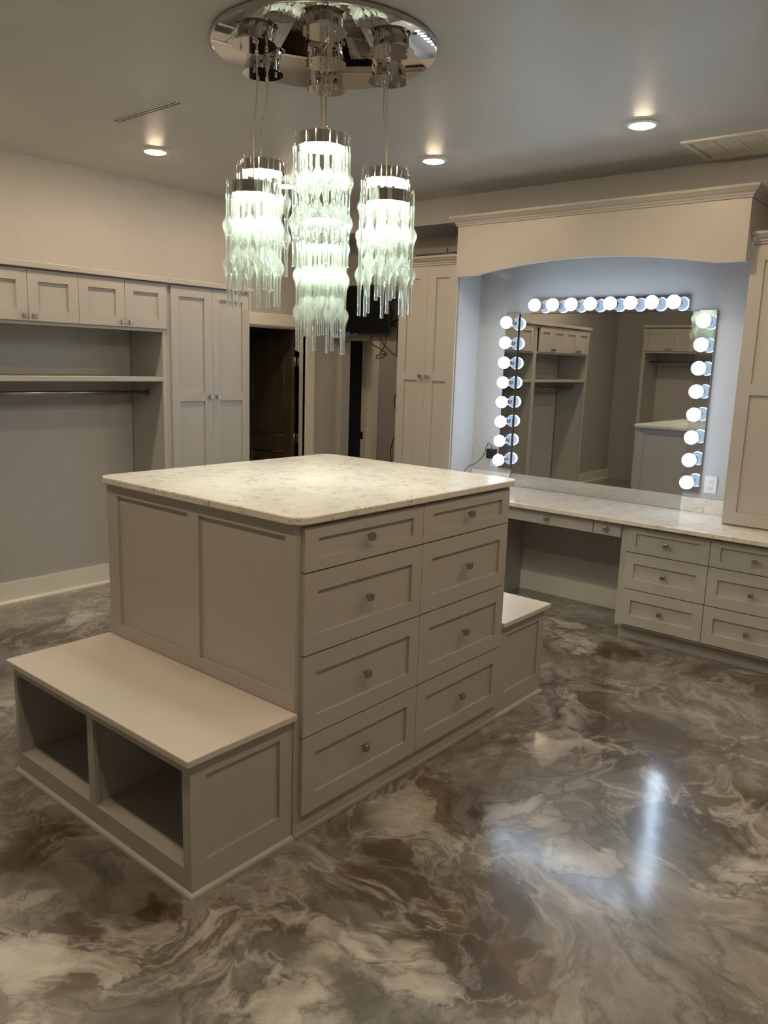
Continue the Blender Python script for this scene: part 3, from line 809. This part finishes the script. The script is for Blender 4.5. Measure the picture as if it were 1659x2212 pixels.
obj('frame', b, 'ceil', t)
for xx in (1.262, 1.284):
    b = BM(); box(b, xx, xx+.010, 1.80, 2.385, ZC-.0012, ZC); obj('slot', b, 'slot', t)

# ------------------------------------------------------------------ chandelier
CHX, CHY = 1.182, .617
CPZ = 3.082
ch = thing('chandelier', 'round mirrored chandelier with seven clusters of glass rods over the island', 'chandelier', (CHX, CHY, ZC))
b = BM(); lathe(b, [(.001, CPZ), (.470, CPZ), (.475, CPZ+.003), (.475, ZC-.004), (.46, ZC), (.001, ZC)], 96, (CHX, CHY, 0), cap=False); obj('canopy', b, 'mirrorsteel', ch)

def rod_mesh(name, prof):
    b = BM(); lathe(b, prof, 12, (0, 0, 0)); bmesh.ops.recalc_face_normals(b, faces=b.faces[:])
    me = bpy.data.meshes.new(name); b.to_mesh(me); b.free(); me.materials.append(MT['glass']); return me
def bead_prof(c1, c2, tip):
    P = [(.0018, .012), (.0030, .006), (.0062, .001), (.0074, -.010), (.0074, c1+.050)]
    for c, rm in ((c1, .0225), (c2, .0225)):
        P += [(.0080, c+.034), (.0110, c+.027), (.0185, c+.015), (rm, c), (.0205, c-.012), (.0150, c-.026), (.0108, c-.042), (.0088, c-.062)]
    P += [(.0076, (c2-.072+tip)/2), (.0074, tip+.02), (.0084, tip+.004), (.0078, tip)]
    return [p for i, p in enumerate(P)]
def clean(P):
    out = [P[0]]
    for p in P[1:]:
        if p[1] < out[-1][1]-.001: out.append(p)
    return out
LONG = rod_mesh('glass_rod', clean(bead_prof(-.172, -.330, -.500)))
SHORT = rod_mesh('glass_rod', clean(bead_prof(-.120, -.240, -.385)))
def shared(name, bm, mat):
    bmesh.ops.recalc_face_normals(bm, faces=bm.faces[:]); me = bpy.data.meshes.new(name); bm.to_mesh(me); bm.free(); me.materials.append(MT[mat]); return me
RR = .098
b = BM(); lathe(b, [(.001, -.006), (RR-.006, -.006), (RR-.006, 0), (RR, 0), (RR, -.046), (RR-.004, -.046), (RR-.004, -.020), (.001, -.020)], 48, (0, 0, 0), cap=False); RING = shared('pendant_ring', b, 'chrome')
b = BM(); lathe(b, [(.001, -.032), (RR-.010, -.032), (RR-.010, -.036), (.001, -.036)], 40, (0, 0, 0), cap=False); LEDM = shared('light_disc', b, 'led')
b = BM(); lathe(b, [(.074, 0), (.074, -.044), (.090, -.044), (.090, -.047), (.001, -.047)], 40, (0, 0, 0), cap=False); CUP = shared('canopy_cup', b, 'chrome')
b = BM(); lathe(b, [(.004, 0), (.004, -.010), (.007, -.011), (.007, -.026), (.003, -.030)], 10, (0, 0, 0)); GRIP = shared('cord_grip', b, 'chrome')
b = BM(); lathe(b, [(.004, 0), (.0055, -.004), (.0045, -.010), (.001, -.011)], 10, (0, 0, 0)); SCREW = shared('screw', b, 'chrome')
b = BM(); box(b, -.0015, .0015, -.0006, .0006, -.030, -.012); SLIT = shared('vent_slit', b, 'slot')
pend = [(.947, .392, 2.666), (1.247, .301, 2.497), (1.503, .530, 2.661), (1.425, .845, 2.500), (1.112, .932, 2.668), (.871, .712, 2.508), (1.182, .617, 2.336)]
for i, (x, y, zt) in enumerate(pend):
    cup = link('canopy_cup', CUP, None, ch, (x, y, CPZ))
    for k in range(3):
        a = 2*math.pi*k/3+.5+i*.7
        link('screw', SCREW, None, cup, (x+.058*math.cos(a), y+.058*math.sin(a), CPZ-.047))
    for k in range(6):
        for j in range(3):
            a = 2*math.pi*k/6+.3+j*.10
            s = link('vent_slit', SLIT, None, cup, (x+.0745*math.cos(a), y+.0745*math.sin(a), CPZ)); s.rotation_euler.z = a+math.pi/2; s.rotation_euler.x = 0
    gx, gy = x+.02*math.cos(i*1.3), y+.02*math.sin(i*1.3)
    link('cord_grip', GRIP, None, cup, (gx, gy, CPZ-.047))
    ring = link('pendant_ring', RING, None, ch, (x, y, zt))
    link('light_disc', LEDM, None, ring, (x, y, zt))
    z0 = CPZ-.075
    b = BM(); dx, dy = random.uniform(-.02, .02), random.uniform(-.02, .02)
    tube(b, spline([(gx, gy, z0+.004), (gx+dx*.2, gy+dy*.2, z0*.72+zt*.28), (x+dx*.6, y+dy*.6, z0*.4+zt*.6), (x+dx*.2, y+dy*.2, zt+.012), (x, y, zt-.006)], 8), .0032, 8)
    obj('power_cord', b, 'cord', ring)
    n = 16; ph = random.uniform(0, .3)
    for k in range(n):
        a = 2*math.pi*k/n+ph; lg = k % 2 == 0
        rr = RR+.0105 if lg else RR-.017
        zz = zt+.002 if lg else zt-.036
        o = link('glass_rod', LONG if lg else SHORT, None, ring, (x+rr*math.cos(a), y+rr*math.sin(a), zz + (random.uniform(-.012, .006) if lg else random.uniform(-.015, 0))))
        o.rotation_euler.z = a
